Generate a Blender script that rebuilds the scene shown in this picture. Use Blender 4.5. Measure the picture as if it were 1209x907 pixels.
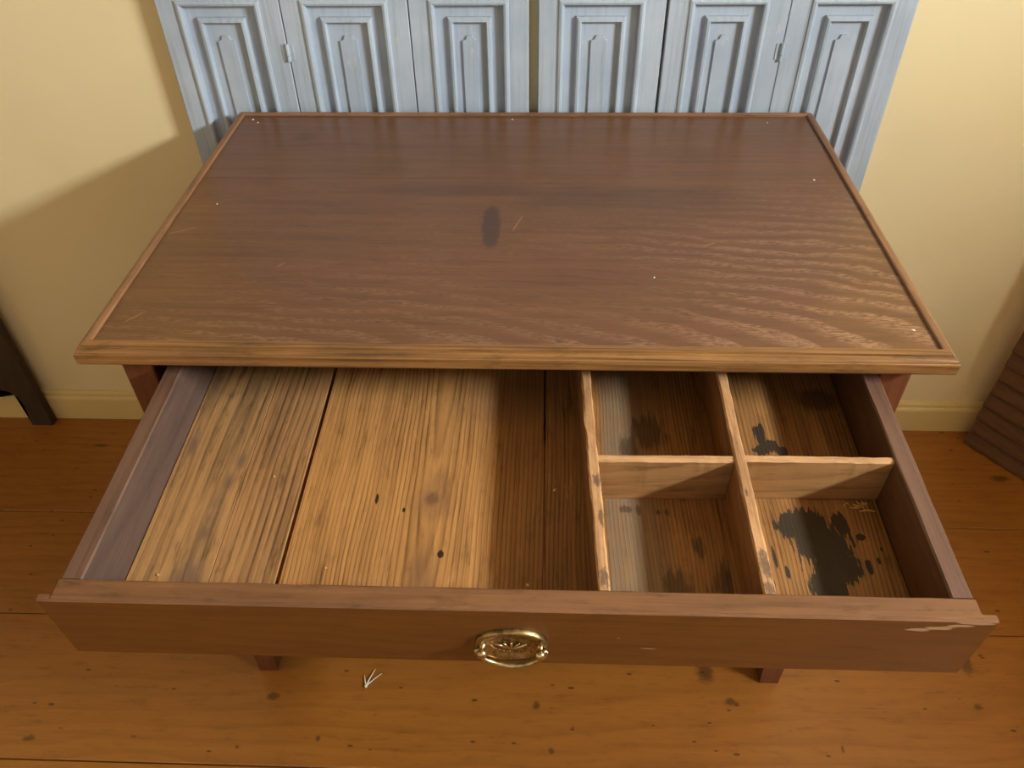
import bpy, bmesh, math, random
from mathutils import Matrix, Vector, noise as mnoise

scene = bpy.context.scene
COL = scene.collection
for o in list(bpy.data.objects):
    bpy.data.objects.remove(o, do_unlink=True)
random.seed(7)
H = 0.9625                       # height of the chest top above the floor

# ------------------------------------------------------------------ camera
cam_data = bpy.data.cameras.new('camera')
cam_data.sensor_width = 36.0
cam_data.lens = 27.804
cam_data.clip_start = 0.02
cam = bpy.data.objects.new('camera', cam_data)
COL.objects.link(cam)
pitch, yaw, roll = 0.7357, -0.0456, -0.0177
fwd = Vector((math.sin(yaw) * math.cos(pitch), math.cos(yaw) * math.cos(pitch), -math.sin(pitch)))
right = Vector((math.cos(yaw), -math.sin(yaw), 0))
up = right.cross(fwd)
r2 = right * math.cos(roll) + up * math.sin(roll)
u2 = -right * math.sin(roll) + up * math.cos(roll)
m = Matrix((r2, u2, -fwd)).transposed().to_4x4()
m.translation = Vector((0.0417, -0.8242, 0.6897 + H))
cam.matrix_world = m
scene.camera = cam

# ------------------------------------------------------------------ world, daylight, added rear fill, exposure
world = bpy.data.worlds.new('world')
scene.world = world
world.use_nodes = True
world.node_tree.nodes['Background'].inputs[0].default_value = (0.62, 0.74, 0.95, 1)
world.node_tree.nodes['Background'].inputs[1].default_value = 1.0
WIN_X = 2.2                      # inner face of the right wall
WIN = (-1.38, -0.50, 2.02, 2.34) # window opening: y0, y1, z0, z1
REAR_WALL_Y = -3.0                    # inner face of the wall behind the camera
FILL_WIN = (-1.9, 0.3, 1.0, 2.5)     # fill window added in it, unseen: x0, x1, z0, z1


def area(name, loc, rot, sx, sy, power, color):
    ld = bpy.data.lights.new(name, 'AREA')
    ld.shape = 'RECTANGLE'
    ld.size, ld.size_y, ld.energy, ld.color = sx, sy, power, color
    lo = bpy.data.objects.new(name, ld)
    lo.location, lo.rotation_euler = loc, rot
    COL.objects.link(lo)
    return lo


area('window_daylight', (WIN_X + 0.16, (WIN[0] + WIN[1]) / 2, (WIN[2] + WIN[3]) / 2),
     (0, math.radians(90), 0), WIN[3] - WIN[2], WIN[1] - WIN[0], 240, (0.97, 1.0, 0.98))
area('rear_fill_light', ((FILL_WIN[0] + FILL_WIN[1]) / 2, REAR_WALL_Y - 0.16, (FILL_WIN[2] + FILL_WIN[3]) / 2),
     (math.radians(90), 0, 0), FILL_WIN[1] - FILL_WIN[0], FILL_WIN[3] - FILL_WIN[2], 2.5, (0.93, 0.97, 1.0))  # weak fill lamp added behind the camera, no known window there
scene.view_settings.view_transform = 'Standard'
scene.view_settings.look = 'None'
scene.view_settings.gamma = 1.0
scene.view_settings.use_curve_mapping = False
scene.view_settings.exposure = 0.0
scene.cycles.max_bounces = 10
scene.cycles.diffuse_bounces = 7
scene.cycles.sample_clamp_indirect = 6.0


# ------------------------------------------------------------------ node helpers
def lin(c):
    """sRGB 0-255 triple -> linear RGBA"""
    f = lambda v: v / 12.92 if v <= 0.04045 else ((v + 0.055) / 1.055) ** 2.4
    return tuple(f(x / 255.0) for x in c) + (1.0,)


class NT:
    def __init__(self, name):
        self.mat = bpy.data.materials.new(name)
        self.mat.use_nodes = True
        self.t = self.mat.node_tree
        self.bsdf = self.t.nodes['Principled BSDF']
        tc = self.t.nodes.new('ShaderNodeTexCoord')
        self.obj = tc.outputs['Object']
        self.gen = tc.outputs['Generated']

    def put(self, sock, v):
        if isinstance(v, bpy.types.NodeSocket):
            self.t.links.new(v, sock)
        elif isinstance(v, (tuple, list)):
            sock.default_value = tuple(v)[:len(sock.default_value)]
        else:
            sock.default_value = v

    def m(self, op, a, b=0.0, c=0.0, clamp=False):
        n = self.t.nodes.new('ShaderNodeMath')
        n.operation = op
        n.use_clamp = clamp
        self.put(n.inputs[0], a); self.put(n.inputs[1], b); self.put(n.inputs[2], c)
        return n.outputs[0]

    def add(self, a, b): return self.m('ADD', a, b)
    def sub(self, a, b): return self.m('SUBTRACT', a, b)
    def mul(self, a, b): return self.m('MULTIPLY', a, b)
    def mx(self, a, b): return self.m('MAXIMUM', a, b)

    def step(self, v, lo, hi):
        n = self.t.nodes.new('ShaderNodeMapRange')
        n.interpolation_type = 'SMOOTHSTEP'
        self.put(n.inputs['Value'], v)
        n.inputs['From Min'].default_value = lo
        n.inputs['From Max'].default_value = hi
        return n.outputs['Result']

    def sep(self, v):
        n = self.t.nodes.new('ShaderNodeSeparateXYZ')
        self.put(n.inputs[0], v)
        return n.outputs[0], n.outputs[1], n.outputs[2]

    def comb(self, x, y, z):
        n = self.t.nodes.new('ShaderNodeCombineXYZ')
        self.put(n.inputs[0], x); self.put(n.inputs[1], y); self.put(n.inputs[2], z)
        return n.outputs[0]

    def noise(self, vec, scale=1.0, detail=2.0, rough=0.5, dist=0.0):
        n = self.t.nodes.new('ShaderNodeTexNoise')
        self.put(n.inputs['Vector'], vec)
        n.inputs['Scale'].default_value = scale
        n.inputs['Detail'].default_value = detail
        n.inputs['Roughness'].default_value = rough
        n.inputs['Distortion'].default_value = dist
        return n.outputs[0]

    def voro(self, vec, scale=1.0):
        n = self.t.nodes.new('ShaderNodeTexVoronoi')
        self.put(n.inputs['Vector'], vec)
        n.inputs['Scale'].default_value = scale
        return n.outputs['Distance'], n.outputs['Color']

    def ramp(self, f, stops):
        n = self.t.nodes.new('ShaderNodeValToRGB')
        self.put(n.inputs[0], f)
        e = n.color_ramp.elements
        while len(e) < len(stops):
            e.new(0.5)
        for el, (p, c) in zip(e, stops):
            el.position = p
            el.color = c if len(c) == 4 else tuple(c) + (1,)
        return n.outputs[0]

    def mix(self, f, a, b, mode='MIX'):
        n = self.t.nodes.new('ShaderNodeMix')
        n.data_type = 'RGBA'
        n.blend_type = mode
        self.put(n.inputs[0], f); self.put(n.inputs[6], a); self.put(n.inputs[7], b)
        return n.outputs[2]

    def rand(self):
        n = self.t.nodes.new('ShaderNodeObjectInfo')
        return n.outputs['Random']

    def bump(self, height, strength=0.3, dist=0.001):
        n = self.t.nodes.new('ShaderNodeBump')
        n.inputs['Strength'].default_value = strength
        n.inputs['Distance'].default_value = dist
        self.put(n.inputs['Height'], height)
        self.t.links.new(n.outputs[0], self.bsdf.inputs['Normal'])

    def done(self, color, rough=0.5, metal=0.0, spec=0.5, coat=0.0, coat_rough=0.2):
        b = self.bsdf.inputs
        self.put(b['Base Color'], color)
        self.put(b['Roughness'], rough)
        b['Metallic'].default_value = metal
        b['Specular IOR Level'].default_value = spec
        b['Coat Weight'].default_value = coat
        b['Coat Roughness'].default_value = coat_rough
        return self.mat


def stain_mask(T, stains, jag=0.5, jscale=(60, 60), soft=0.12, x=None, y=None):
    """union of ragged blots: (cx, cy, rx, ry) in object space"""
    ox, oy, oz = T.sep(T.obj)
    x = ox if x is None else x
    y = oy if y is None else y
    nz = T.noise(T.comb(T.mul(x, jscale[0]), T.mul(y, jscale[1]), 0.0), 1.0, 4.0, 0.6)
    j = T.mul(T.sub(nz, 0.5), jag)
    best = None
    for cx, cy, rx, ry in stains:
        a = T.mul(T.sub(x, cx), 1.0 / rx)
        b = T.mul(T.sub(y, cy), 1.0 / ry)
        d = T.m('SQRT', T.add(T.mul(a, a), T.mul(b, b)))
        best = d if best is None else T.m('MINIMUM', best, d)
    return T.step(T.add(best, T.mul(j, 2.0)), 1.0 + soft, 1.0 - soft)


def wood(name, light, dark, axis='X', face='Z', freq=70, tilt=0.12, pith=(0.05, -0.12), wob=0.03, rings=0.55, fiber=0.35,
         patch=0.35, patch_col=None, patch_scale=3.0, rough=0.45, spec=0.4, coat=0.0, coat_rough=0.25, bump=0.25, rnd=0.0, pores=None, stains=(),
         stain_col=(40, 32, 26), jag=0.5, jscale=(60, 60), soft=0.12, specks=0.0, grey=None, extra=None, fine=1.0, grime=0.35, stain_amt=0.93, wob2=0.22):
    T = NT(name)
    x, y, z = T.sep(T.obj)
    idx = {'X': x, 'Y': y, 'Z': z}
    g = idx[axis]
    n = idx[face]
    a = idx[[k for k in 'XYZ' if k not in (axis, face)][0]]
    if rnd:
        rv = T.mul(T.rand(), rnd)
        g = T.add(g, T.mul(rv, 3.7)); a = T.add(a, rv); n = T.add(n, T.mul(rv, 0.3))
    # wandering of the trunk along the grain
    w1 = T.mul(T.sub(T.noise(T.comb(T.mul(g, 1.6), T.mul(a, 4.0), T.mul(n, 4.0)), 1.0, 2.0), 0.5), wob * 2)
    w2 = T.mul(T.sub(T.noise(T.comb(T.mul(g, 7.0), T.mul(a, 14.0), T.add(T.mul(n, 9.0), 5.0)), 1.0, 2.0), 0.5), wob * wob2)
    pa = T.add(T.sub(a, pith[0]), T.add(w1, w2))
    pn = T.add(T.sub(n, pith[1]), T.mul(g, tilt))
    r = T.m('SQRT', T.add(T.mul(pa, pa), T.mul(pn, pn)))
    fr = T.m('FRACT', T.mul(r, freq))
    ring = T.ramp(fr, [(0.0, (0, 0, 0)), (0.55, (0.25,) * 3), (0.86, (1, 1, 1)), (1.0, (0, 0, 0))])
    fv = T.comb(T.mul(g, 5.0 * fine), T.mul(a, 240.0 * fine), T.mul(n, 240.0 * fine))
    fib = T.noise(fv, 1.0, 3.0, 0.6)
    fv2 = T.comb(T.mul(g, 2.2), T.mul(a, 55.0), T.mul(n, 55.0))
    fib2 = T.noise(fv2, 1.0, 3.0, 0.55)
    rmod = T.m('ADD', T.mul(T.step(T.noise(T.comb(T.mul(g, 3.0), T.mul(a, 16.0), T.add(n, 9.0)), 1.0, 3.0, 0.6), 0.3, 0.7), 0.75), 0.35)
    fac = T.add(T.mul(T.mul(ring, rmod), rings), T.add(T.mul(T.sub(fib, 0.5), fiber * 2), T.mul(T.sub(fib2, 0.5), fiber * 1.6)))
    pt = T.noise(T.comb(T.mul(g, 0.6), a, n), patch_scale, 3.0, 0.55)
    fac = T.add(fac, T.mul(T.sub(pt, 0.5), patch * 2))
    fac = T.m('ADD', fac, 0.12, clamp=True)
    col = T.mix(fac, lin(light), lin(dark))
    if grey:
        gm = T.step(T.noise(T.comb(T.mul(g, 1.5), T.mul(a, 9.0), T.add(n, 3.0)), 1.7, 4.0, 0.6), 0.48, 0.66)
        col = T.mix(T.mul(gm, grey[1]), col, lin(grey[0]))
    if grime:
        gn = T.noise(T.comb(T.mul(g, 14.0), T.mul(a, 60.0), T.mul(n, 60.0)), 1.0, 6.0, 0.72)
        col = T.mix(T.mul(T.step(gn, 0.50, 0.74), grime), col, lin([c * 0.5 for c in dark]))
        col = T.mix(T.mul(T.step(gn, 0.44, 0.26), grime * 0.6), col, lin([min(255, c * 1.25) for c in light]))
    if pores:
        pc, amt = pores
        pv = T.noise(T.comb(T.mul(g, 90.0), T.mul(a, 800.0), T.mul(n, 800.0)), 1.0, 2.0, 0.6)
        pm = T.mul(T.step(pv, 0.42, 0.58), T.mul(T.step(fr, 0.30, 0.75), T.step(fr, 1.0, 0.92)))
        zone = T.mul(T.step(T.noise(T.comb(T.mul(g, 1.4), T.mul(a, 3.0), 2.0), 1.0, 1.0), 0.25, 0.6), T.m('ADD', T.mul(T.step(T.sub(T.mul(g, 0.4), a), -0.42, 0.12), 0.88), 0.12))
        col = T.mix(T.mul(pm, T.mul(zone, amt)), col, lin(pc))
    if specks:
        vd, vc = T.voro(T.comb(T.mul(g, 24.0), T.mul(a, 60.0), T.mul(n, 60.0)), 1.0)
        vr, vg, vb = T.sep(vc)
        sm = T.mul(T.step(T.sub(vd, T.mul(vg, 0.10)), 0.12, 0.05), T.step(vr, 0.80, 0.86))
        col = T.mix(T.mul(sm, specks), col, lin([c * 0.45 for c in dark]))
    if stains:
        sm = stain_mask(T, stains, jag, jscale, soft)
        col = T.mix(T.mul(sm, stain_amt), col, lin(stain_col))
    if extra:
        col = extra(T, col)
    T.bump(T.add(T.mul(fib, 0.6), T.mul(ring, 0.4)), bump, 0.0012)
    rr = T.m('ADD', T.mul(T.sub(pt, 0.5), 0.18), rough)
    return T.done(col, rr, 0.0, spec, coat, coat_rough)


def paint(name, col, var, rough=0.6, scale=3.0, bump=0.06, bump_scale=60.0, streak=None, wear=None, spec=0.35):
    T = NT(name)
    n = T.noise(T.obj, scale, 4.0, 0.55)
    c = T.mix(T.step(n, 0.3, 0.7), lin(col), lin(var))
    hgt = T.noise(T.obj, bump_scale, 4.0, 0.6)
    x, y, z = T.sep(T.obj)
    if streak:                                       # brush marks and dirt that run along Z
        s = T.noise(T.comb(T.mul(x, 130.0), T.mul(y, 130.0), T.mul(z, 5.0)), 1.0, 3.0, 0.6)
        c = T.mix(T.mul(T.step(s, 0.45, 0.8), streak[1]), c, lin(streak[0]))
        hgt = T.add(T.mul(hgt, 0.4), T.mul(s, 0.6))
    if wear:
        wv = T.noise(T.comb(T.mul(x, 30.0), T.mul(y, 30.0), T.mul(z, 12.0)), 1.0, 5.0, 0.65)
        c = T.mix(T.mul(T.step(wv, 0.60, 0.72), wear[1]), c, lin(wear[0]))
    T.bump(hgt, bump * 4, 0.002)
    return T.done(c, rough, 0.0, spec)


# ------------------------------------------------------------------ materials
M = {}
M['wall'] = paint('wall_paint', (228, 213, 171), (222, 206, 161), rough=0.62, scale=1.6, bump=0.05, bump_scale=22.0)
M['plain_wall'] = paint('plain_wall_paint', (228, 213, 171), (222, 206, 161), rough=0.7)
M['skirting'] = paint('skirting_paint', (214, 192, 134), (206, 184, 126), rough=0.45, scale=5.0, bump=0.03)
M['ceiling'] = paint('ceiling_paint', (168, 146, 116), (158, 136, 106), rough=0.8)
M['sash'] = paint('sash_paint', (226, 222, 210), (220, 215, 200), rough=0.4)
M['blue'] = paint('old_blue_grey_paint', (176, 189, 204), (159, 173, 190), rough=0.55, scale=5.0, bump=0.10, bump_scale=90.0,
                  streak=((138, 146, 154), 0.55), wear=((198, 201, 200), 0.5))
M['bluedark'] = paint('blue_grey_back_paint', (128, 124, 116), (112, 108, 100), rough=0.7)

TOP_STAINS = [(-0.0425, 0.365, 0.014, 0.034), (-0.0415, 0.334, 0.016, 0.040), (-0.040, 0.305, 0.014, 0.036)]


def top_extra(T, col):
    x, y, z = T.sep(T.obj)
    s2 = stain_mask(T, [(0.055, 0.409, 0.009, 0.011), (-0.434, 0.672, 0.016, 0.020), (0.20, 0.43, 0.20, 0.035), (-0.10, 0.455, 0.16, 0.022)],
                    0.5, (14, 30), 0.5)
    col = T.mix(T.mul(s2, 0.28), col, lin((46, 34, 30)))
    # thin scratches
    for (x0, y0, x1, y1) in [(-0.006, 0.316, 0.012, 0.372), (-0.585, 0.30, -0.535, 0.325), (-0.375, 0.205, -0.360, 0.222), (0.30, 0.275, 0.33, 0.29), (-0.56, 0.06, -0.535, 0.09)]:
        dx, dy = x1 - x0, y1 - y0
        l = math.hypot(dx, dy)
        ux, uy = dx / l, dy / l
        px, py = T.sub(x, x0), T.sub(y, y0)
        al = T.add(T.mul(px, ux), T.mul(py, uy))
        pe = T.m('ABSOLUTE', T.sub(T.mul(px, uy), T.mul(py, ux)))
        mk = T.mul(T.step(pe, 0.0016, 0.0006), T.mul(T.step(al, 0.0, 0.01), T.step(al, l, l - 0.01)))
        col = T.mix(T.mul(mk, 0.55), col, lin((168, 120, 84)))
    return col


M['top'] = wood('oak_top', (110, 72, 40), (63, 38, 21), axis='X', face='Z', freq=47, tilt=0.20, pith=(-0.05, -0.163), wob=0.045,
                rings=0.30, fiber=0.46, patch=0.32, rough=0.36, wob2=1.1, spec=0.45, coat=0.15, coat_rough=0.25, bump=0.08,
                pores=((184, 140, 104), 0.62), grime=0.22, stain_amt=0.6, stains=TOP_STAINS, stain_col=(42, 33, 29), jag=0.35, jscale=(150, 60), soft=0.3, extra=top_extra)
M['rimx'] = wood('oak_rim_long', (144, 102, 57), (70, 47, 27), axis='X', face='Z', freq=150, tilt=0.02, wob=0.01, rings=0.4, fiber=0.85,
                 patch=0.5, patch_scale=9.0, rough=0.42, bump=0.5, rnd=1.0, grime=0.55)
M['rimb'] = wood('oak_rim_rear', (146, 106, 76), (92, 64, 45), axis='X', face='Z', freq=150, tilt=0.02, wob=0.01, rings=0.4, fiber=0.8, patch=0.4, patch_scale=9.0, rough=0.45, bump=0.4, grime=0.5)
M['rimy'] = wood('oak_rim_short', (146, 105, 72), (90, 62, 42), axis='Y', face='Z', freq=150, tilt=0.02, wob=0.01, rings=0.4, fiber=0.85,
                 patch=0.5, patch_scale=9.0, rough=0.42, bump=0.5, rnd=1.0, grime=0.55)
M['caseZ'] = wood('stained_case_upright', (112, 65, 40), (70, 39, 23), axis='Z', face='Y', freq=60, rough=0.45, rings=0.35, fiber=0.3, bump=0.15, rnd=1.0)
M['caseX'] = wood('stained_case_rail', (112, 65, 40), (70, 39, 23), axis='X', face='Y', freq=60, rough=0.45, rings=0.35, fiber=0.3, bump=0.15, rnd=1.0)
M['inside'] = wood('raw_inside', (120, 84, 50), (80, 54, 32), axis='Y', face='Z', freq=60, rough=0.7, rnd=1.0)
def front_extra(T, col):
    x, y, z = T.sep(T.obj)
    k = stain_mask(T, [(0.447, -0.020, 0.012, 0.0035), (0.468, -0.016, 0.014, 0.003), (0.488, -0.010, 0.012, 0.003), (0.505, -0.004, 0.02, 0.003)], 1.2, (60, 260), 0.2, x, z)
    col = T.mix(T.mul(k, 0.65), col, lin((196, 164, 130)))
    k = stain_mask(T, [(0.16, -0.078, 0.010, 0.0012), (0.125, -0.055, 0.0015, 0.0015)], 0.8, (60, 200), 0.3, x, z)
    return T.mix(T.mul(k, 0.6), col, lin((196, 160, 120)))


M['front'] = wood('drawer_front_wood', (106, 65, 26), (70, 41, 14), axis='X', face='Y', freq=55, tilt=0.10, pith=(-0.16, -0.06), wob=0.05, rings=0.30,
                  fiber=0.40, patch=0.30, rough=0.36, spec=0.45, coat=0.12, bump=0.08, extra=front_extra)
M['fronttop'] = wood('drawer_front_top_edge', (124, 85, 54), (76, 49, 30), axis='X', face='Z', freq=80, tilt=0.03, wob=0.02, rings=0.25, fiber=0.65,
                     patch=0.5, patch_scale=7.0, rough=0.5, bump=0.4, grime=0.6)
M['side'] = wood('drawer_side_wood', (90, 71, 61), (54, 41, 35), axis='Y', face='X', freq=70, tilt=0.05, wob=0.02, rings=0.25, fiber=0.42, patch=0.35,
                 rough=0.6, bump=0.35, spec=0.3)
M['sidetop'] = wood('drawer_side_top_edge', (108, 79, 64), (68, 47, 37), axis='Y', face='Z', freq=70, tilt=0.05, wob=0.02, rings=0.25, fiber=0.42,
                    patch=0.40, rough=0.5, bump=0.35)
M['sidein'] = wood('drawer_side_inner_face', (100, 70, 46), (62, 42, 28), axis='Y', face='X', freq=70, tilt=0.05, wob=0.02, rings=0.25, fiber=0.35,
                   patch=0.35, rough=0.65, bump=0.3, spec=0.25)
KN = dict(axis='Y', face='Z', rough=0.62, spec=0.25)
M['boardA'] = wood('grey_pine_board', (174, 132, 84), (82, 58, 40), freq=64, tilt=0.06, pith=(-0.30, -0.10), wob=0.035, rings=0.85, fiber=0.75, patch=0.40,
                   bump=0.5, grime=0.6, grey=((100, 80, 62), 0.7), stains=[(-0.398, 0.233, 0.007, 0.014), (-0.391, 0.272, 0.006, 0.016), (-0.408, 0.149, 0.006, 0.008), (-0.404, 0.085, 0.016, 0.02), (-0.47, 0.30, 0.006, 0.02)],
                   stain_col=(122, 94, 72), jag=1.0, soft=0.8, jscale=(120, 30), **KN)
M['boardB'] = wood('brown_pine_board', (172, 128, 82), (86, 60, 40), freq=95, tilt=0.05, pith=(-0.18, -0.10), wob=0.02, rings=0.75, fiber=0.75, patch=0.40,
                   bump=0.5, grime=0.6, grey=((100, 76, 58), 0.6), **KN)


def boardC_extra(T, col):
    x, y, z = T.sep(T.obj)
    k1 = stain_mask(T, [(-0.110, 0.208, 0.024, 0.030), (-0.103, 0.235, 0.013, 0.030), (-0.113, 0.085, 0.016, 0.045), (-0.02, 0.40, 0.07, 0.05)], 0.5, (70, 30), 0.45)
    col = T.mix(T.mul(k1, 0.55), col, lin((128, 92, 62)))
    k2 = stain_mask(T, [(-0.112, 0.211, 0.009, 0.010)], 0.5, (120, 120), 0.6)
    col = T.mix(T.mul(k2, 0.7), col, lin((92, 66, 50)))
    k3 = stain_mask(T, [(-0.092, 0.124, 0.004, 0.006), (-0.187, 0.209, 0.0022, 0.009), (-0.148, 0.192, 0.002, 0.004)], 0.4, (200, 100), 0.2)
    col = T.mix(k3, col, lin((44, 32, 24)))
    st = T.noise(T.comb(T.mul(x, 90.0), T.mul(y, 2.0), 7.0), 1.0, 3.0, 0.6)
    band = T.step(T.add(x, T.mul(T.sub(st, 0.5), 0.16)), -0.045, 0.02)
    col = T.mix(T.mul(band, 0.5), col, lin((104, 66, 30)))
    return col


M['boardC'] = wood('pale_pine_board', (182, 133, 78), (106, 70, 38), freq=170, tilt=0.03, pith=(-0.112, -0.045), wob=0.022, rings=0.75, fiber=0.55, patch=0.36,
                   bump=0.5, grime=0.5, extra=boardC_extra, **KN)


def boardD_extra(T, col):
    x, y, z = T.sep(T.obj)
    gm = T.mul(T.mul(T.step(x, 0.118, 0.128), T.step(x, 0.235, 0.145)), T.step(T.noise(T.comb(T.mul(x, 20.0), T.mul(y, 3.0), 1.0), 1.0, 3.0), 0.2, 0.6))
    col = T.mix(T.mul(gm, 0.75), col, lin((120, 108, 90)))
    k = stain_mask(T, [(0.273, 0.088, 0.022, 0.030), (0.239, 0.144, 0.007, 0.016), (0.205, 0.086, 0.016, 0.022), (0.150, 0.200, 0.008, 0.006), (0.192, 0.196, 0.0035, 0.004),
                       (0.203, 0.196, 0.003, 0.006), (0.166, 0.198, 0.003, 0.008), (0.19, 0.34, 0.022, 0.03), (0.16, 0.30, 0.012, 0.03)], 1.5, (150, 20), 0.3)
    col = T.mix(T.mul(k, 0.6), col, lin((48, 36, 26)))
    return col


M['boardD'] = wood('brown_pine_board_dark', (158, 112, 62), (80, 54, 28), freq=190, tilt=0.02, pith=(-0.20, -0.14), wob=0.02, rings=0.75, fiber=0.6, patch=0.42,
                   bump=0.5, grime=0.6, extra=boardD_extra, **KN)


def boardE_extra(T, col):
    x, y, z = T.sep(T.obj)
    k = stain_mask(T, [(0.384, 0.182, 0.030, 0.024), (0.366, 0.178, 0.022, 0.022), (0.398, 0.150, 0.038, 0.034), (0.428, 0.182, 0.011, 0.019), (0.404, 0.118, 0.032, 0.030), (0.392, 0.092, 0.024, 0.026),
                       (0.449, 0.163, 0.006, 0.005), (0.447, 0.118, 0.004, 0.011), (0.462, 0.128, 0.002, 0.005), (0.332, 0.130, 0.0025, 0.017), (0.344, 0.108, 0.003, 0.009), (0.322, 0.090, 0.003, 0.014), (0.470, 0.145, 0.002, 0.003),
                       (0.352, 0.338, 0.008, 0.022), (0.362, 0.316, 0.012, 0.012), (0.378, 0.306, 0.008, 0.010), (0.35, 0.308, 0.012, 0.010), (0.315, 0.20, 0.004, 0.008)], 1.0, (210, 30), 0.05)
    col = T.mix(T.mul(k, 0.97), col, lin((52, 44, 34)))
    k2 = stain_mask(T, [(0.452, 0.410, 0.030, 0.022)], 0.3, (50, 50), 0.3)
    col = T.mix(T.mul(k2, 0.6), col, lin((70, 50, 32)))
    return col


M['boardE'] = wood('ink_stained_pine_board', (156, 112, 64), (84, 58, 32), freq=170, tilt=0.02, pith=(0.10, -0.12), wob=0.025, rings=0.75, fiber=0.6, patch=0.36,
                   bump=0.5, grime=0.5, extra=boardE_extra, **KN)
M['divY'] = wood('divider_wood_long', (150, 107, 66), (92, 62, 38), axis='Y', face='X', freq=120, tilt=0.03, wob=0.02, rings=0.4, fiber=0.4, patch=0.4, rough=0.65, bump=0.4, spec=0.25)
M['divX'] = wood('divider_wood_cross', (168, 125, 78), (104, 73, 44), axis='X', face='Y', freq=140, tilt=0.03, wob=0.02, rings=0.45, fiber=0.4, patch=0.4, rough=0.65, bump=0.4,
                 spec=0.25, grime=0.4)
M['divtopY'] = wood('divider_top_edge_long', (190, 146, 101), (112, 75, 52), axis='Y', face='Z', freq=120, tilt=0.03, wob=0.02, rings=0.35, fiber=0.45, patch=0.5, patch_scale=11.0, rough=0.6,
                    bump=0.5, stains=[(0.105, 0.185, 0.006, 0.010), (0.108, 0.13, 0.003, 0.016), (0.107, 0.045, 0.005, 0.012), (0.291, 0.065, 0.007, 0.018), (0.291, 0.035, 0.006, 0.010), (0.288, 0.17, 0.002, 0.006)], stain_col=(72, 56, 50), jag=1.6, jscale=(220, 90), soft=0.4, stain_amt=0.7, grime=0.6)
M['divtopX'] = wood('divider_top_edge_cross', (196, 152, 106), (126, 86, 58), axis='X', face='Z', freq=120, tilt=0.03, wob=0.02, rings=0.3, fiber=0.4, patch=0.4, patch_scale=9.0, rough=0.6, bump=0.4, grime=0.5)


def floor_extra(T, col):
    kn = [(-0.528, -0.023, 0.013, 0.008), (0.418, 0.058, 0.017, 0.022), (0.996, 0.093, 0.014, 0.024), (0.462, -0.008, 0.010, 0.008), (0.474, -0.014, 0.006, 0.005), (0.045, -0.028, 0.007, 0.008), (0.077, -0.124, 0.006, 0.006),
          (-1.018, -0.128, 0.011, 0.006), (-0.574, -0.134, 0.004, 0.004), (-0.41, -0.111, 0.004, 0.006), (0.674, -0.104, 0.003, 0.007), (0.641, -0.118, 0.005, 0.003), (0.985, -0.006, 0.008, 0.006),
          (1.298, 0.642, 0.022, 0.010), (-1.222, 0.712, 0.022, 0.005), (-1.1, 0.25, 0.03, 0.005)]
    s = stain_mask(T, kn, 0.9, (90, 140), 0.5)
    col = T.mix(T.mul(s, 0.72), col, lin((66, 40, 18)))
    return col


M['floor'] = wood('honey_pine_floor', (156, 100, 38), (108, 63, 19), axis='X', face='Z', freq=34, tilt=0.05, pith=(0.07, -0.14), wob=0.06, rings=0.28, fiber=0.22, patch=0.30,
                  patch_scale=1.6, rough=0.40, spec=0.45, coat=0.12, coat_rough=0.3, bump=0.08, specks=0.8, extra=floor_extra)
M['floorgap'] = paint('floor_underside', (52, 32, 18), (40, 24, 14), rough=0.9)
M['darkpanel'] = wood('dark_panel_wood', (62, 48, 36), (38, 28, 20), axis='Z', face='Y', freq=60, rough=0.5, rings=0.3, fiber=0.25, bump=0.15)
M['slat'] = wood('slat_wood', (106, 76, 46), (66, 46, 29), axis='X', face='Y', freq=60, rough=0.6, rings=0.3, fiber=0.3, bump=0.25, rnd=1.0)
M['slatedge'] = wood('slat_stile_wood', (134, 108, 84), (92, 70, 50), axis='Z', face='Y', freq=60, rough=0.6, rings=0.3, fiber=0.3, bump=0.2)


def brass_mat(name, c1, c2, rough):
    T = NT(name)
    n = T.noise(T.obj, 130.0, 4.0, 0.6)
    c = T.mix(T.step(n, 0.35, 0.7), lin(c1), lin(c2))
    T.bump(n, 0.1, 0.0005)
    return T.done(c, T.m('ADD', T.mul(n, 0.2), rough), 1.0)


M['brass'] = brass_mat('aged_brass', (206, 190, 150), (158, 138, 98), 0.22)
M['brassdark'] = brass_mat('tarnished_brass', (178, 154, 108), (112, 90, 58), 0.28)
M['iron'] = paint('painted_hinge', (158, 166, 174), (140, 148, 156), rough=0.5)
M['flake'] = paint('white_flake', (236, 230, 216), (220, 210, 190), rough=0.8)
M['straw'] = paint('pale_wood_shaving', (226, 186, 122), (206, 160, 96), rough=0.7)


# ------------------------------------------------------------------ object helpers
def link(name, me, mat=None, parent=None, mats=None):
    o = bpy.data.objects.new(name, me)
    COL.objects.link(o)
    if mats:
        for k in mats:
            me.materials.append(M[k])
    elif mat and not me.materials:
        me.materials.append(M[mat])
    if parent:
        o.parent = parent
    return o


def tomesh(name, bm, smooth=False):
    bmesh.ops.recalc_face_normals(bm, faces=bm.faces)
    me = bpy.data.meshes.new(name)
    bm.to_mesh(me)
    bm.free()
    if smooth:
        for p in me.polygons:
            p.use_smooth = True
    return me


def empty(name, loc=(0, 0, 0), parent=None):
    o = bpy.data.objects.new(name, None)
    o.empty_display_size = 0.05
    COL.objects.link(o)
    o.location = loc
    if parent:
        o.parent = parent
    return o


def tag(o, label=None, cat=None, group=None, kind=None):
    if label: o['label'] = label
    if cat: o['category'] = cat
    if group: o['group'] = group
    if kind: o['kind'] = kind
    return o


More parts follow.
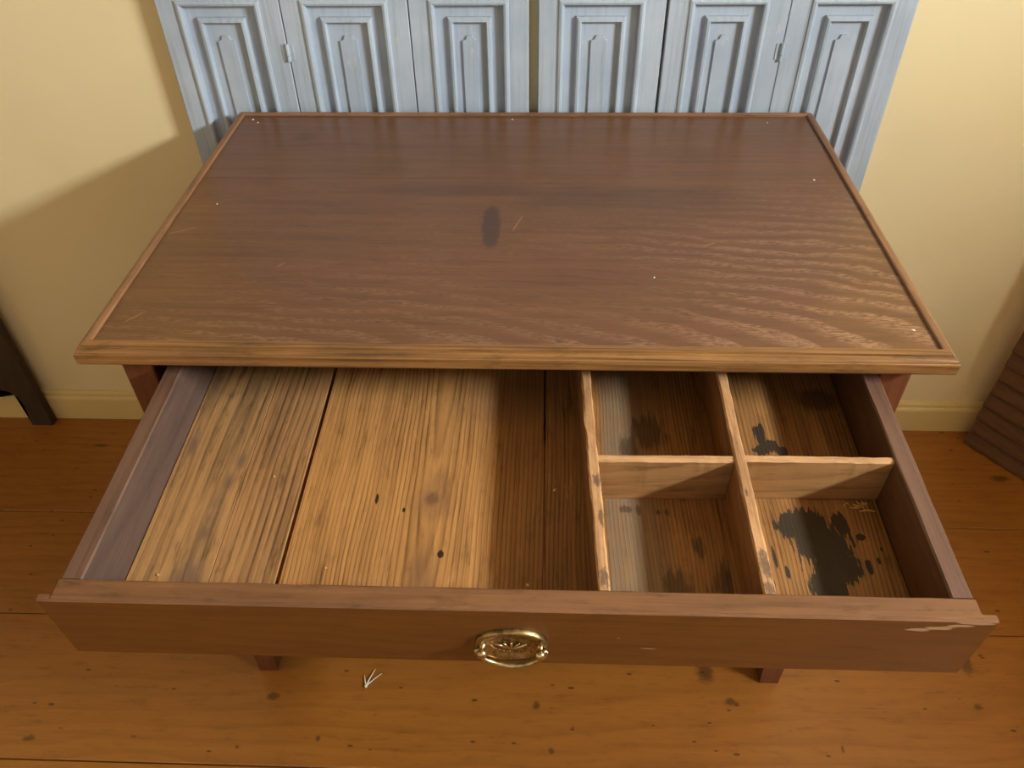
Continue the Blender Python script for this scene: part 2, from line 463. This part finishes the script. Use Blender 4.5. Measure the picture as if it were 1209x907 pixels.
def box_bm(bm, x0, x1, y0, y1, z0, z1, bevel=0.0):
    mtx = Matrix.Translation(((x0 + x1) / 2, (y0 + y1) / 2, (z0 + z1) / 2)) @ Matrix.Diagonal((x1 - x0, y1 - y0, z1 - z0, 1))
    g = bmesh.ops.create_cube(bm, size=1.0, matrix=mtx)
    if bevel > 0:
        es = list({e for v in g['verts'] for e in v.link_edges})
        bmesh.ops.bevel(bm, geom=es, offset=bevel, segments=1, affect='EDGES', profile=0.5)


def box(name, x0, x1, y0, y1, z0, z1, mat, parent=None, bevel=0.0015):
    bm = bmesh.new()
    box_bm(bm, x0, x1, y0, y1, z0, z1, bevel)
    return link(name, tomesh(name, bm), mat, parent)


def worn_board(name, x0, x1, y0, y1, z0, z1, mats, parent, axis='Y', n=24, wear=0.0012, seed=0, top_wear=None, skew=0.0, bev=0.002):
    """a board swept along its grain with chamfered, slightly uneven edges. mats = (side, top[, inner])"""
    top_wear = wear if top_wear is None else top_wear
    bm = bmesh.new()
    rings = []
    for i in range(n + 1):
        t = i / n
        def jit(k, amp):
            return (mnoise.noise(Vector((t * n * 0.35 + k * 13.1, seed * 7.7 + k, 0.3))) + 0.6 * mnoise.noise(Vector((t * n * 1.1 + k * 3.1, seed * 2.7 + k, 4.3)))) * amp
        if axis == 'Y':
            p = y0 + (y1 - y0) * t
            sx = skew * t
            a0, a1 = x0 + sx, x1 + sx
            prof = [(a0, z0), (a1, z0), (a1 + jit(1, wear), z1 - bev + jit(2, wear)), (a1 - bev + jit(3, wear), z1 + jit(4, top_wear)),
                    (a0 + bev + jit(5, wear), z1 + jit(6, top_wear)), (a0 + jit(7, wear), z1 - bev + jit(8, wear))]
            rings.append([bm.verts.new((a, p, b)) for a, b in prof])
        else:
            p = x0 + (x1 - x0) * t
            sy = skew * t
            a0, a1 = y0 + sy, y1 + sy
            prof = [(a0, z0), (a1, z0), (a1 + jit(1, wear), z1 - bev + jit(2, wear)), (a1 - bev + jit(3, wear), z1 + jit(4, top_wear)),
                    (a0 + bev + jit(5, wear), z1 + jit(6, top_wear)), (a0 + jit(7, wear), z1 - bev + jit(8, wear))]
            rings.append([bm.verts.new((p, a, b)) for a, b in prof])
    for i in range(n):
        for k in range(6):
            f = bm.faces.new((rings[i][k], rings[i][(k + 1) % 6], rings[i + 1][(k + 1) % 6], rings[i + 1][k]))
            if k in (2, 3, 4) and len(mats) > 1:
                f.material_index = 1
    bm.faces.new(rings[0]); bm.faces.new(rings[-1])
    me = tomesh(name, bm)
    return link(name, me, None, parent, mats)


def sweep_frame(bm, rect, prof, plane, sides=(0, 1, 2, 3), base=0.0, out=-1):
    """mitred moulding around a rectangle. rect=(a0,a1,b0,b1) inner line; prof = (outward, proud) points, closed.
    plane 'XZ': a=x, b=z, proud goes to y = base + out*proud; plane 'XY': proud goes to z"""
    a0, a1, b0, b1 = rect
    corners = lambda d: [(a0 - d, b0 - d), (a1 + d, b0 - d), (a1 + d, b1 + d), (a0 - d, b1 + d)]
    for s in sides:
        va, vb = [], []
        for d, p in prof:
            c = corners(d)
            for lst, k in ((va, s), (vb, (s + 1) % 4)):
                a, b = c[k]
                q = (a, base + out * p, b) if plane == 'XZ' else (a, b, base + out * p)
                lst.append(bm.verts.new(q))
        n = len(prof)
        for i in range(n):
            bm.faces.new((va[i], va[(i + 1) % n], vb[(i + 1) % n], vb[i]))
        bm.faces.new(va); bm.faces.new(vb)


def lathe(bm, prof, seg=20, axis='Y', center=(0, 0, 0), sx=1.0, sz=1.0):
    rings = []
    for r, h in prof:
        ring = []
        for i in range(seg):
            t = 2 * math.pi * i / seg
            if r < 1e-6:
                ring = [bm.verts.new((center[0], center[1] + h, center[2]))]
                break
            ring.append(bm.verts.new((center[0] + r * math.cos(t) * sx, center[1] + h, center[2] + r * math.sin(t) * sz)))
        rings.append(ring)
    for a, b in zip(rings, rings[1:]):
        if len(a) == 1 and len(b) == 1: continue
        for i in range(seg):
            j = (i + 1) % seg
            if len(a) == 1: bm.faces.new((a[0], b[j], b[i]))
            elif len(b) == 1: bm.faces.new((a[i], a[j], b[0]))
            else: bm.faces.new((a[i], a[j], b[j], b[i]))


def tube(bm, pts, rad, seg=8):
    rings = []
    n = len(pts)
    for i, p in enumerate(pts):
        p = Vector(p)
        t = (Vector(pts[min(i + 1, n - 1)]) - Vector(pts[max(i - 1, 0)])).normalized()
        ref = Vector((0, 1, 0)) if abs(t.y) < 0.9 else Vector((1, 0, 0))
        u = t.cross(ref).normalized(); v = t.cross(u)
        r = rad[i] if isinstance(rad, (list, tuple)) else rad
        rings.append([bm.verts.new(p + u * (r * math.cos(2 * math.pi * k / seg)) + v * (r * math.sin(2 * math.pi * k / seg))) for k in range(seg)])
    for a, b in zip(rings, rings[1:]):
        for k in range(seg):
            bm.faces.new((a[k], a[(k + 1) % seg], b[(k + 1) % seg], b[k]))
    bm.faces.new(rings[0]); bm.faces.new(rings[-1])


# ------------------------------------------------------------------ room shell
YW = 0.836
XL, XR, YF, CEIL = -2.6, WIN_X, REAR_WALL_Y, 2.85
fl = box('floor', XL, XR, YF, YW + 0.1, -0.06, -0.022, 'floorgap', bevel=0)
tag(fl, kind='structure')
edges = [-0.170, 0.165, 0.470, YW + 0.02]
yy = -0.170
while yy > YF:
    yy -= 0.33
    edges.insert(0, max(yy, YF))
for i in range(len(edges) - 1):
    dz = random.uniform(-0.0008, 0.0008)
    bm = bmesh.new()
    box_bm(bm, XL, XR, edges[i] + 0.0012, edges[i + 1] - 0.0012, -0.022, dz, 0.0016)
    link('plank', tomesh('plank', bm), 'floor', fl)

tag(box('wall_back', XL - 0.1, XR + 0.2, YW, YW + 0.12, -0.06, CEIL, 'wall', bevel=0), kind='structure')
tag(box('wall_left', XL - 0.12, XL, YF, YW, -0.06, CEIL, 'plain_wall', bevel=0), kind='structure')
tag(box('ceiling', XL - 0.12, XR + 0.2, YF - 0.2, YW + 0.12, CEIL, CEIL + 0.1, 'ceiling', bevel=0), kind='structure')
bm = bmesh.new()
y0, y1, z0, z1 = WIN
box_bm(bm, XR, XR + 0.2, YF - 0.2, y0, -0.06, CEIL)
box_bm(bm, XR, XR + 0.2, y1, YW, -0.06, CEIL)
box_bm(bm, XR, XR + 0.2, y0, y1, -0.06, z0)
box_bm(bm, XR, XR + 0.2, y0, y1, z1, CEIL)
tag(link('wall_right', tomesh('wall_right', bm), 'plain_wall'), kind='structure')
bm = bmesh.new()
x0, x1, z0, z1 = FILL_WIN
box_bm(bm, XL - 0.12, x0, YF - 0.2, YF, -0.06, CEIL)
box_bm(bm, x1, XR, YF - 0.2, YF, -0.06, CEIL)
box_bm(bm, x0, x1, YF - 0.2, YF, -0.06, z0)
box_bm(bm, x0, x1, YF - 0.2, YF, z1, CEIL)
tag(link('wall_front', tomesh('wall_front', bm), 'plain_wall'), kind='structure')
# window sashes (out of the picture; they frame the daylight and the added rear fill)
w = empty('window_1', (XR, 0, 0)); tag(w, kind='structure')
y0, y1, z0, z1 = WIN
bm = bmesh.new(); sweep_frame(bm, (y0 + 0.04, y1 - 0.04, z0 + 0.04, z1 - 0.04), [(0, 0), (0, 0.04), (0.04, 0.04), (0.04, 0)], 'XZ', base=0.0)
bmesh.ops.rotate(bm, verts=bm.verts, matrix=Matrix.Rotation(math.radians(90), 3, 'Z'))
bmesh.ops.translate(bm, verts=bm.verts, vec=(0.03, 0, 0))
link('window_frame', tomesh('window_frame', bm), 'sash', w)
w = empty('added_fill_window', (0, YF, 0)); tag(w, kind='structure')  # unseen frame added around the rear fill lamp
x0, x1, z0, z1 = FILL_WIN
bm = bmesh.new(); sweep_frame(bm, (x0 + 0.05, x1 - 0.05, z0 + 0.05, z1 - 0.05), [(0, 0), (0, 0.05), (0.05, 0.05), (0.05, 0)], 'XZ', base=-0.02)
box_bm(bm, (x0 + x1) / 2 - 0.02, (x0 + x1) / 2 + 0.02, -0.07, -0.02, z0, z1)
link('window_frame', tomesh('window_frame', bm), 'sash', w)

# baseboard with a sloped cap
bm = bmesh.new()
prof = [(YW, 0.0), (YW - 0.016, 0.0), (YW - 0.016, 0.078), (YW - 0.014, 0.083), (YW - 0.010, 0.086), (YW - 0.009, 0.096), (YW - 0.005, 0.103), (YW, 0.104)]
va = [bm.verts.new((XL, a, b)) for a, b in prof]
vb = [bm.verts.new((XR, a, b)) for a, b in prof]
for i in range(len(prof)):
    j = (i + 1) % len(prof)
    bm.faces.new((va[i], va[j], vb[j], vb[i]))
bm.faces.new(va); bm.faces.new(vb)
tag(link('baseboard_back', tomesh('baseboard_back', bm), 'skirting'), kind='structure')

# ------------------------------------------------------------------ chest with the open drawer
chest = empty('chest_of_drawers', (0, 0, 0))
tag(chest, 'brown oak chest with moulded top and wide divided drawer pulled open', 'chest')

# top: two boards inside a mitred moulded rim
top = empty('tabletop', (0, 0, H), chest)
TD = 0.7878
inx, iny0, iny1 = 0.5855, 0.018, TD - 0.016
for a, b in ((iny0 - 0.004, 0.4995), (0.5, iny1 + 0.004)):
    bm = bmesh.new()
    box_bm(bm, -inx - 0.004, inx + 0.004, a, b, -0.024, -0.003, 0.0004)
    link('top_board', tomesh('top_board', bm), 'top', top)
rprof = [(0.0, -0.028), (0.0, 0.0000), (0.0015, 0.0014), (0.0095, 0.0014), (0.0106, -0.0004), (0.0110, -0.0036), (0.0122, -0.0028), (0.0165, -0.0042), (0.0192, -0.0078), (0.0196, -0.0100),
         (0.0210, -0.0108), (0.0210, -0.0262), (0.0192, -0.0290), (0.0, -0.0290)]
for s, nm in ((0, 'rimx'), (1, 'rimy'), (2, 'rimb'), (3, 'rimy')):
    bm = bmesh.new()
    sweep_frame(bm, (-inx, inx, iny0, iny1), rprof, 'XY', (s,), 0.0, 1)
    link('rim_moulding', tomesh('rim_moulding', bm), nm, top)

# carcass
BX, BY0, BY1, BT = 0.572, 0.036, 0.770, H - 0.0290
OPEN0, OPEN1 = H - 0.222, H - 0.044          # drawer opening
for s in (-1, 1):
    xa, xb = (-BX, -BX + 0.046) if s < 0 else (BX - 0.046, BX)
    bm = bmesh.new()
    box_bm(bm, xa, xb, BY0, BY0 + 0.046, 0.10, BT, 0.002)
    # tapered foot below the case
    vs = []
    for (zz, k) in ((0.10, 0.0), (0.0, 0.006)):
        i0, i1 = (xa, xb - k) if s < 0 else (xa + k, xb)
        vs.append([bm.verts.new(p) for p in ((i0, BY0, zz), (i1, BY0, zz), (i1, BY0 + 0.046 - k, zz), (i0, BY0 + 0.046 - k, zz))])
    for k in range(4):
        bm.faces.new((vs[0][k], vs[0][(k + 1) % 4], vs[1][(k + 1) % 4], vs[1][k]))
    bm.faces.new(vs[0]); bm.faces.new(vs[1])
    link('front_leg', tomesh('front_leg', bm), 'caseZ', chest)
    box('rear_leg', xa, xb, BY1 - 0.046, BY1, 0.0, BT, 'caseZ', chest, 0.002)
    px0, px1 = (xa + 0.004, xa + 0.022) if s < 0 else (xb - 0.022, xb - 0.004)
    box('side_panel', px0, px1, BY0 + 0.046, BY1 - 0.046, 0.12, BT, 'caseZ', chest, 0.001)
    ra, rb = (xa + 0.046, -0.505) if s < 0 else (0.528, xb - 0.046)
    box('drawer_runner', min(ra, rb) if s < 0 else 0.49, -0.47 if s < 0 else max(ra, rb), BY0 + 0.03, BY1 - 0.05, OPEN0 - 0.02, OPEN0, 'inside', chest, 0.001)
box('back_panel', -BX + 0.046, BX - 0.046, BY1 - 0.02, BY1 - 0.006, 0.12, BT, 'inside', chest, 0.001)
box('top_rail', -BX + 0.046, BX - 0.046, BY0 + 0.004, BY0 + 0.026, OPEN1, BT, 'caseX', chest, 0.001)
box('middle_rail', -BX + 0.046, BX - 0.046, BY0 + 0.002, BY0 + 0.026, OPEN0 - 0.03, OPEN0, 'caseX', chest, 0.0015)
box('lower_front_panel', -BX + 0.046, BX - 0.046, BY0 + 0.008, BY0 + 0.022, 0.15, OPEN0 - 0.03, 'caseX', chest, 0.001)
box('bottom_rail', -BX + 0.046, BX - 0.046, BY0 + 0.002, BY0 + 0.026, 0.10, 0.15, 'caseX', chest, 0.0015)
box('bottom_panel', -BX + 0.046, BX - 0.046, BY0 + 0.026, BY1 - 0.02, 0.12, 0.135, 'inside', chest, 0.001)

# drawer, hanging slightly down at the front. local: y=0 front face, z=0 top edge
dr = empty('drawer', (0.011, -0.352, H - 0.0725), chest)
dr.rotation_euler = (math.radians(2.6), 0, 0)
DL = 0.70
# front: thick core with a thin lipped face that overhangs at the ends
bm = bmesh.new()
n = 40
rings = []
for i in range(n + 1):
    t = i / n
    x = -0.526 + 1.052 * t
    j = lambda k, a: (mnoise.noise(Vector((t * 12 + k * 9, k, 1.7))) + 0.5 * mnoise.noise(Vector((t * 40 + k * 5, k, 8.7)))) * a
    prof = [(0.0, -0.1195), (0.0100, -0.1195), (0.0100, -0.004), (0.0085, -0.0005 + j(1, 0.0004)), (0.0020, 0.0 + j(2, 0.0004)), (0.0, -0.0020 + j(3, 0.0003))]
    rings.append([bm.verts.new((x, a, b)) for a, b in prof])
for i in range(n):
    for k in range(6):
        f = bm.faces.new((rings[i][k], rings[i][(k + 1) % 6], rings[i + 1][(k + 1) % 6], rings[i + 1][k]))
        if k in (3, 4): f.material_index = 1
bm.faces.new(rings[0]); bm.faces.new(rings[-1])
link('drawer_front', tomesh('drawer_front', bm), None, dr, ['front', 'fronttop'])
worn_board('drawer_front_core', -0.510, 0.510, 0.0022, 0.0275, -0.110, 0.0010, ['front', 'fronttop'], dr, 'X', 60, 0.0006, 3, 0.0005, bev=0.0015)
for s in (-1, 1):
    xa, xb = (-0.510, -0.4855) if s < 0 else (0.4855, 0.510)
    worn_board('drawer_side', xa, xb, 0.0285, DL, -0.112, -0.0005, ['side' if s < 0 else 'sidein', 'sidetop'], dr, 'Y', 30, 0.0007, 5 + s, 0.0006)
box('drawer_back', -0.4855, 0.4855, DL - 0.018, DL, -0.100, -0.006, 'inside', dr)
# bottom boards with open joints
FZ = -0.083
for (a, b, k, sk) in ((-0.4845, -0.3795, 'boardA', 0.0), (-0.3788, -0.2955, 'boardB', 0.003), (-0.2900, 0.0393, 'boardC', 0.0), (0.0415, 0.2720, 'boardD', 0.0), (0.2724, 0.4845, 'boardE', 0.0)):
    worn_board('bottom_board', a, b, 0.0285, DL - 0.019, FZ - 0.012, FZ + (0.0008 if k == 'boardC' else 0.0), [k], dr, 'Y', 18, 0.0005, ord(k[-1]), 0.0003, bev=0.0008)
# dividers
worn_board('divider', 0.1000, 0.1135, 0.0285, DL - 0.019, FZ + 0.0006, -0.0012, ['divY', 'divtopY'], dr, 'Y', 60, 0.0014, 21, 0.0012, skew=-0.018)
worn_board('divider', 0.2825, 0.2970, 0.0285, DL - 0.019, FZ + 0.0006, -0.0012, ['divY', 'divtopY'], dr, 'Y', 60, 0.0010, 22, 0.0010)
worn_board('cross_divider', 0.1060, 0.2820, 0.2170, 0.2285, FZ + 0.0012, -0.0035, ['divX', 'divtopX'], dr, 'X', 24, 0.0008, 23, 0.0010, skew=0.002)
worn_board('cross_divider', 0.2975, 0.4850, 0.2220, 0.2325, FZ + 0.0012, -0.0045, ['divX', 'divtopX'], dr, 'X', 24, 0.0008, 24, 0.0010)

# brass pull: dished oval plate, two posts, bail, embossed device
PX, PZ = 0.003, -0.073
bm = bmesh.new()
pr = [(0.0, -0.0005), (0.50, -0.0005), (0.54, -0.0010), (0.58, -0.0007), (0.62, -0.0012), (0.80, -0.0038), (0.90, -0.0046), (0.97, -0.0040), (1.0, -0.0022), (1.0, 0.0)]
lathe(bm, [(r, h * 1.3) for r, h in pr], 48, 'Y', (PX, -0.0002, PZ), 0.0425, 0.0345)
link('pull_plate', tomesh('pull_plate', bm, True), 'brassdark', dr)
for s in (-1, 1):
    bm = bmesh.new()
    lathe(bm, [(0.0042, 0.0), (0.0042, -0.003), (0.003, -0.004), (0.003, -0.008), (0.0052, -0.009), (0.0062, -0.012), (0.0050, -0.0155), (0.0, -0.0168)], 16, 'Y', (PX + s * 0.0335, -0.002, PZ))
    link('pull_post', tomesh('pull_post', bm, True), 'brass', dr)
bm = bmesh.new()
pts, rad = [], []
for i in range(33):
    t = math.pi + math.pi * i / 32
    e = abs(math.cos(t))
    pts.append((PX + 0.0405 * math.cos(t), -0.0088 - 0.0015 * (1 - e), PZ - 0.001 + 0.0335 * math.sin(t)))
    rad.append(0.0024 + 0.0010 * (1 - e))
tube(bm, pts, rad, 10)
for s in (-1, 1):
    tube(bm, [(PX + s * 0.0415, -0.0088, PZ - 0.001), (PX + s * 0.0335, -0.0088, PZ - 0.001)], 0.0023, 8)
link('pull_bail', tomesh('pull_bail', bm, True), 'brass', dr)
bm = bmesh.new()
for ang, ln in ((-52, 0.0150), (-30, 0.0125), (0, 0.0115), (30, 0.0125), (52, 0.0150)):
    a = math.radians(ang)
    ln *= 1.3
    base = Vector((PX, -0.0018, PZ - 0.0100))
    p = [base + Vector((math.sin(a) * ln * k + (0.003 * math.sin(a) * k * k), -0.0006 * math.sin(k * 3.1), math.cos(a) * ln * k)) for k in (0.0, 0.25, 0.5, 0.75, 1.0)]
    tube(bm, p, [0.0012, 0.0015, 0.0018, 0.0019, 0.0011], 6)
for k in range(18):
    t = math.pi * (1.08 + 0.84 * k / 17)
    c = Vector((PX + 0.0235 * math.cos(t), -0.0014, PZ + 0.0172 * math.sin(t)))
    bmesh.ops.create_icosphere(bm, subdivisions=1, radius=0.0009, matrix=Matrix.Translation(c))
link('pull_emblem', tomesh('pull_emblem', bm, True), 'brass', dr)

# ------------------------------------------------------------------ folding shutters behind the chest
YS = 0.8035                       # face of stiles and rails
leaves = [(-0.7220, -0.4765), (-0.4745, -0.2240), (-0.2220, 0.0130), (0.0320, 0.2780), (0.2835, 0.5150), (0.5160, 0.7550)]
SH_TOP, SH_BOT = 1.86, 0.012


def panel_field(leaf, xa, xb, za, zb):
    """recessed field with a bolection, an inner moulding and a notched tablet"""
    box('panel', xa - 0.004, xb + 0.004, YS + 0.0115, YS + 0.019, za - 0.004, zb + 0.004, 'blue', leaf, 0)
    bol = [(-0.0045, -0.0120), (-0.0045, 0.0005), (-0.003, 0.0036), (0.001, 0.0050), (0.0055, 0.0035), (0.0070, 0.0006), (0.0100, 0.0006), (0.0100, -0.004)]
    bm = bmesh.new()
    sweep_frame(bm, (xa, xb, za, zb), bol, 'XZ', base=YS)
    link('outer_moulding', tomesh('outer_moulding', bm), 'blue', leaf)
    ins = 0.031
    wx = (xb - xa) - 2 * ins
    inner = [(-0.0085, -0.0005), (-0.0082, 0.0075), (-0.0055, 0.0112), (-0.001, 0.0105), (0.0026, 0.0070), (0.0032, -0.0005)]
    bm = bmesh.new()
    sweep_frame(bm, (xa + ins, xb - ins, za + 0.030, zb - 0.030), inner, 'XZ', base=YS + 0.0115)
    link('inner_moulding', tomesh('inner_moulding', bm), 'blue', leaf)
    tw = wx * 0.36
    cx = (xa + xb) / 2 - 0.001
    c = 0.010
    tz1, tz0 = zb - 0.063, za + 0.063
    outl = [(-tw / 2, tz0 + c), (-tw / 2 + c, tz0), (tw / 2 - c, tz0), (tw / 2, tz0 + c), (tw / 2, tz1 - c), (tw / 2 - c * 0.7, tz1 - c * 0.8), (tw / 2 - c, tz1), (-tw / 2 + c, tz1), (-tw / 2 + c * 0.7, tz1 - c * 0.8), (-tw / 2, tz1 - c)]
    bm = bmesh.new()
    f0 = [bm.verts.new((cx + x, YS + 0.0070, z)) for x, z in outl]
    f1 = [bm.verts.new((cx + x * 1.02, YS + 0.0118, z)) for x, z in outl]
    bm.faces.new(f0); bm.faces.new(f1)
    for i in range(len(outl)):
        j = (i + 1) % len(outl)
        bm.faces.new((f0[i], f0[j], f1[j], f1[i]))
    link('raised_tablet', tomesh('raised_tablet', bm), 'blue', leaf)


def build_leaf(root, xa, xb, k):
    leaf = empty('leaf', (0, 0, 0), root)
    sw = 0.046
    box('stile', xa, xa + sw, YS, YS + 0.022, SH_BOT, SH_TOP, 'blue', leaf, 0.0015)
    box('stile', xb - sw, xb, YS, YS + 0.022, SH_BOT, SH_TOP, 'blue', leaf, 0.0015)
    for (za, zb) in ((SH_BOT, 0.12), (1.172, 1.285), (1.77, SH_TOP)):
        box('rail', xa + sw, xb - sw, YS + 0.0003, YS + 0.0217, za, zb, 'blue', leaf, 0.0012)
    panel_field(leaf, xa + sw, xb - sw, 0.12, 1.172)
    panel_field(leaf, xa + sw, xb - sw, 1.285, 1.77)
    return leaf


lab = ('three-leaf pale blue-grey panelled shutter behind the left half of the chest', 'three-leaf pale blue-grey panelled shutter behind the right half of the chest')
for g in range(2):
    root = empty('folding_shutter', (0, 0, 0))
    tag(root, lab[g], 'shutter', 'panelled shutters against the wall')
    for k in range(3):
        xa, xb = leaves[g * 3 + k]
        build_leaf(root, xa, xb, g * 3 + k)
    hx = -0.4755 if g == 0 else 0.5155
    for hz in (0.22, H + 0.117, 1.70):
        bm = bmesh.new()
        tube(bm, [(hx, YS - 0.003, hz - 0.017), (hx, YS - 0.003, hz - 0.006)], 0.0042, 10)
        tube(bm, [(hx, YS - 0.003, hz - 0.005), (hx, YS - 0.003, hz + 0.017)], 0.0042, 10)
        box_bm(bm, hx - 0.012, hx + 0.012, YS - 0.0015, YS + 0.0005, hz - 0.016, hz + 0.016, 0.0004)
        link('hinge', tomesh('hinge', bm), 'blue', root)

# ------------------------------------------------------------------ dark panel at the left wall
pn = empty('wooden_panel', (-1.40, 0.79, 0))
tag(pn, 'dark brown wooden panel with a curved foot cut-out leaning by the left wall', 'panel')
bm = bmesh.new()
W_, HT = 0.72, 0.95
out = [(0.0, 0.0), (0.0, HT), (-W_, HT), (-W_, 0.0), (-W_ + 0.062, 0.0)]
arc = []
for i in range(13):
    t = i / 12
    arc.append((-W_ + 0.062 - 0.012 * math.sin(t * 3.1) + 0.03 * t * t, 0.02 + 0.118 * math.sin(t * math.pi / 2)))
out += arc
out += [(-a[0] - W_, a[1]) for a in reversed(arc)]
out += [(-0.062, 0.0)]
f0 = [bm.verts.new((x, 0.0, z)) for x, z in out]
f1 = [bm.verts.new((x, 0.024, z)) for x, z in out]
bm.faces.new(f0); bm.faces.new(f1)
for i in range(len(out)):
    j = (i + 1) % len(out)
    bm.faces.new((f0[i], f0[j], f1[j], f1[i]))
bmesh.ops.triangulate(bm, faces=[f for f in bm.faces if len(f.verts) > 4])
link('board', tomesh('board', bm), 'darkpanel', pn)
box('top_cap', -W_ - 0.012, 0.012, -0.012, 0.026, HT, HT + 0.022, 'darkpanel', pn, 0.004)

# ------------------------------------------------------------------ slatted panel at the right
rp = empty('slatted_panel', (1.254, 0.775, 0))
rp.rotation_euler = (0, 0, math.atan2(-0.798, 0.603))
tag(rp, 'brown panel of horizontal wooden slats standing at an angle by the right wall', 'panel')
LW, LH, pitch_s = 0.80, 0.80, 0.048
box('backing_board', 0.004, LW, 0.012, 0.026, 0.0, LH, 'slat', rp, 0.001)
box('edge_strip', -0.0035, 0.0035, 0.010, 0.028, 0.0, LH, 'slatedge', rp, 0.001)
bm = bmesh.new()
prof = [(0.0118, 0.0), (-0.002, 0.0), (-0.0045, 0.004), (-0.004, 0.012), (0.003, 0.040), (0.0075, 0.0465), (0.0118, 0.047)]
va = [bm.verts.new((0.0, a, b)) for a, b in prof]
vb = [bm.verts.new((LW, a, b)) for a, b in prof]
for i in range(len(prof)):
    j = (i + 1) % len(prof)
    bm.faces.new((va[i], va[j], vb[j], vb[i]))
bm.faces.new(va); bm.faces.new(vb)
slat_me = tomesh('slat', bm)
slat_me.materials.append(M['slat'])
k = 0
while k * pitch_s + 0.05 < LH:
    s = bpy.data.objects.new('slat', slat_me)
    COL.objects.link(s)
    s.parent = rp
    s.location = (random.uniform(-0.003, 0.002), 0, 0.002 + k * pitch_s)
    k += 1

# ------------------------------------------------------------------ small debris
def flake(loc, r, mat, label, cat, group, name, parent_rot=None):
    bm = bmesh.new()
    n = 6
    pts = [(r * random.uniform(0.6, 1.2) * math.cos(2 * math.pi * i / n), 0.7 * r * random.uniform(0.6, 1.2) * math.sin(2 * math.pi * i / n)) for i in range(n)]
    a = [bm.verts.new((x, y, 0)) for x, y in pts]
    b = [bm.verts.new((x * 0.8, y * 0.8, 0.0008)) for x, y in pts]
    bm.faces.new(a); bm.faces.new(b)
    for i in range(n):
        bm.faces.new((a[i], a[(i + 1) % n], b[(i + 1) % n], b[i]))
    o = link(name, tomesh(name, bm), mat)
    o.location = loc
    o.rotation_euler = (0, 0, random.uniform(0, 6))
    tag(o, label, cat, group)
    return o


for (x, y, r, where) in [(-0.562, 0.752, 0.0036, 'in the far left corner, larger of two'), (-0.548, 0.738, 0.0024, 'near the far left corner, smaller of two'),
                         (0.534, 0.499, 0.0030, 'near the right rim, halfway back'), (0.563, 0.063, 0.0032, 'in the near right corner'),
                         (-0.528, 0.402, 0.0020, 'close to the left rim'), (0.216, 0.186, 0.0022, 'right of centre near the front'),
                         (-0.02, 0.755, 0.0026, 'at the middle of the far rim'), (0.50, 0.742, 0.0022, 'in the far right corner')]:
    flake((x, y, H - 0.0029), r, 'flake', 'tiny white flake on the tabletop ' + where, 'flake', 'flakes on the tabletop', 'paint_flake')

Mdr = Matrix.Translation((0.011, -0.352, H - 0.0725)) @ Matrix.Rotation(math.radians(2.6), 4, 'X')
for (x, y, r, where) in [(-0.445, 0.085, 0.0026, 'in the near left corner of the drawer floor'), (-0.235, 0.10, 0.0022, 'on the pale wide board near the drawer front'),
                         (0.02, 0.082, 0.0030, 'behind the drawer front, above the brass pull'), (0.054, 0.23, 0.0030, 'on the narrow dark board beside the long divider'),
                         (-0.337, 0.245, 0.0022, 'at the open joint left of the pale board')]:
    p = Mdr @ Vector((x, y, FZ + 0.0009))
    flake(p, r, 'straw', 'tiny pale crumb ' + where, 'crumb', 'crumbs in the drawer', 'crumb')


def straw(bm, x, y, a, l, r):
    c = Vector((x, y, 0))
    d = Vector((math.cos(a), math.sin(a), 0)) * (l / 2)
    e = Vector((-math.sin(a), math.cos(a), 0)) * 0.0015
    tube(bm, [c - d, c + e + Vector((0, 0, 0.001)), c + d], [r * 0.6, r, r * 0.6], 5)


bm = bmesh.new()
straw(bm, 0, 0, 0.02, 0.020, 0.0013)
o = link('wood_shaving', tomesh('wood_shaving', bm), 'straw')
o.location = Mdr @ Vector((0.468, 0.203, FZ + 0.0014))
tag(o, 'longest pale straight shaving in the ink-stained drawer compartment', 'shaving')
bm = bmesh.new()
for i in range(16):
    straw(bm, random.uniform(-0.016, 0.016), random.uniform(-0.005, 0.005), random.uniform(0, 3.1), random.uniform(0.004, 0.011), 0.0007)
o = link('wood_dust', tomesh('wood_dust', bm), 'straw')
o.location = Mdr @ Vector((0.456, 0.212, FZ + 0.0012))
tag(o, 'small scatter of wood crumbs in the far corner of the ink-stained compartment', 'wood dust', kind='stuff')
bm = bmesh.new()
bmesh.ops.create_icosphere(bm, subdivisions=1, radius=0.004, matrix=Matrix.Translation((0, 0, 0.003)))
for dx, dy in ((-0.008, 0.026), (0.014, 0.040), (0.030, 0.030)):
    tube(bm, [(0, 0, 0.003), (dx * 0.5, dy * 0.5, 0.0045), (dx, dy, 0.002)], [0.0016, 0.0011, 0.0007], 5)
o = link('dust_fluff', tomesh('dust_fluff', bm), 'flake')
o.location = (-0.328, 0.004, 0.0005)
tag(o, 'small white fluff with three fibres on the floor in front of the chest', 'fluff')
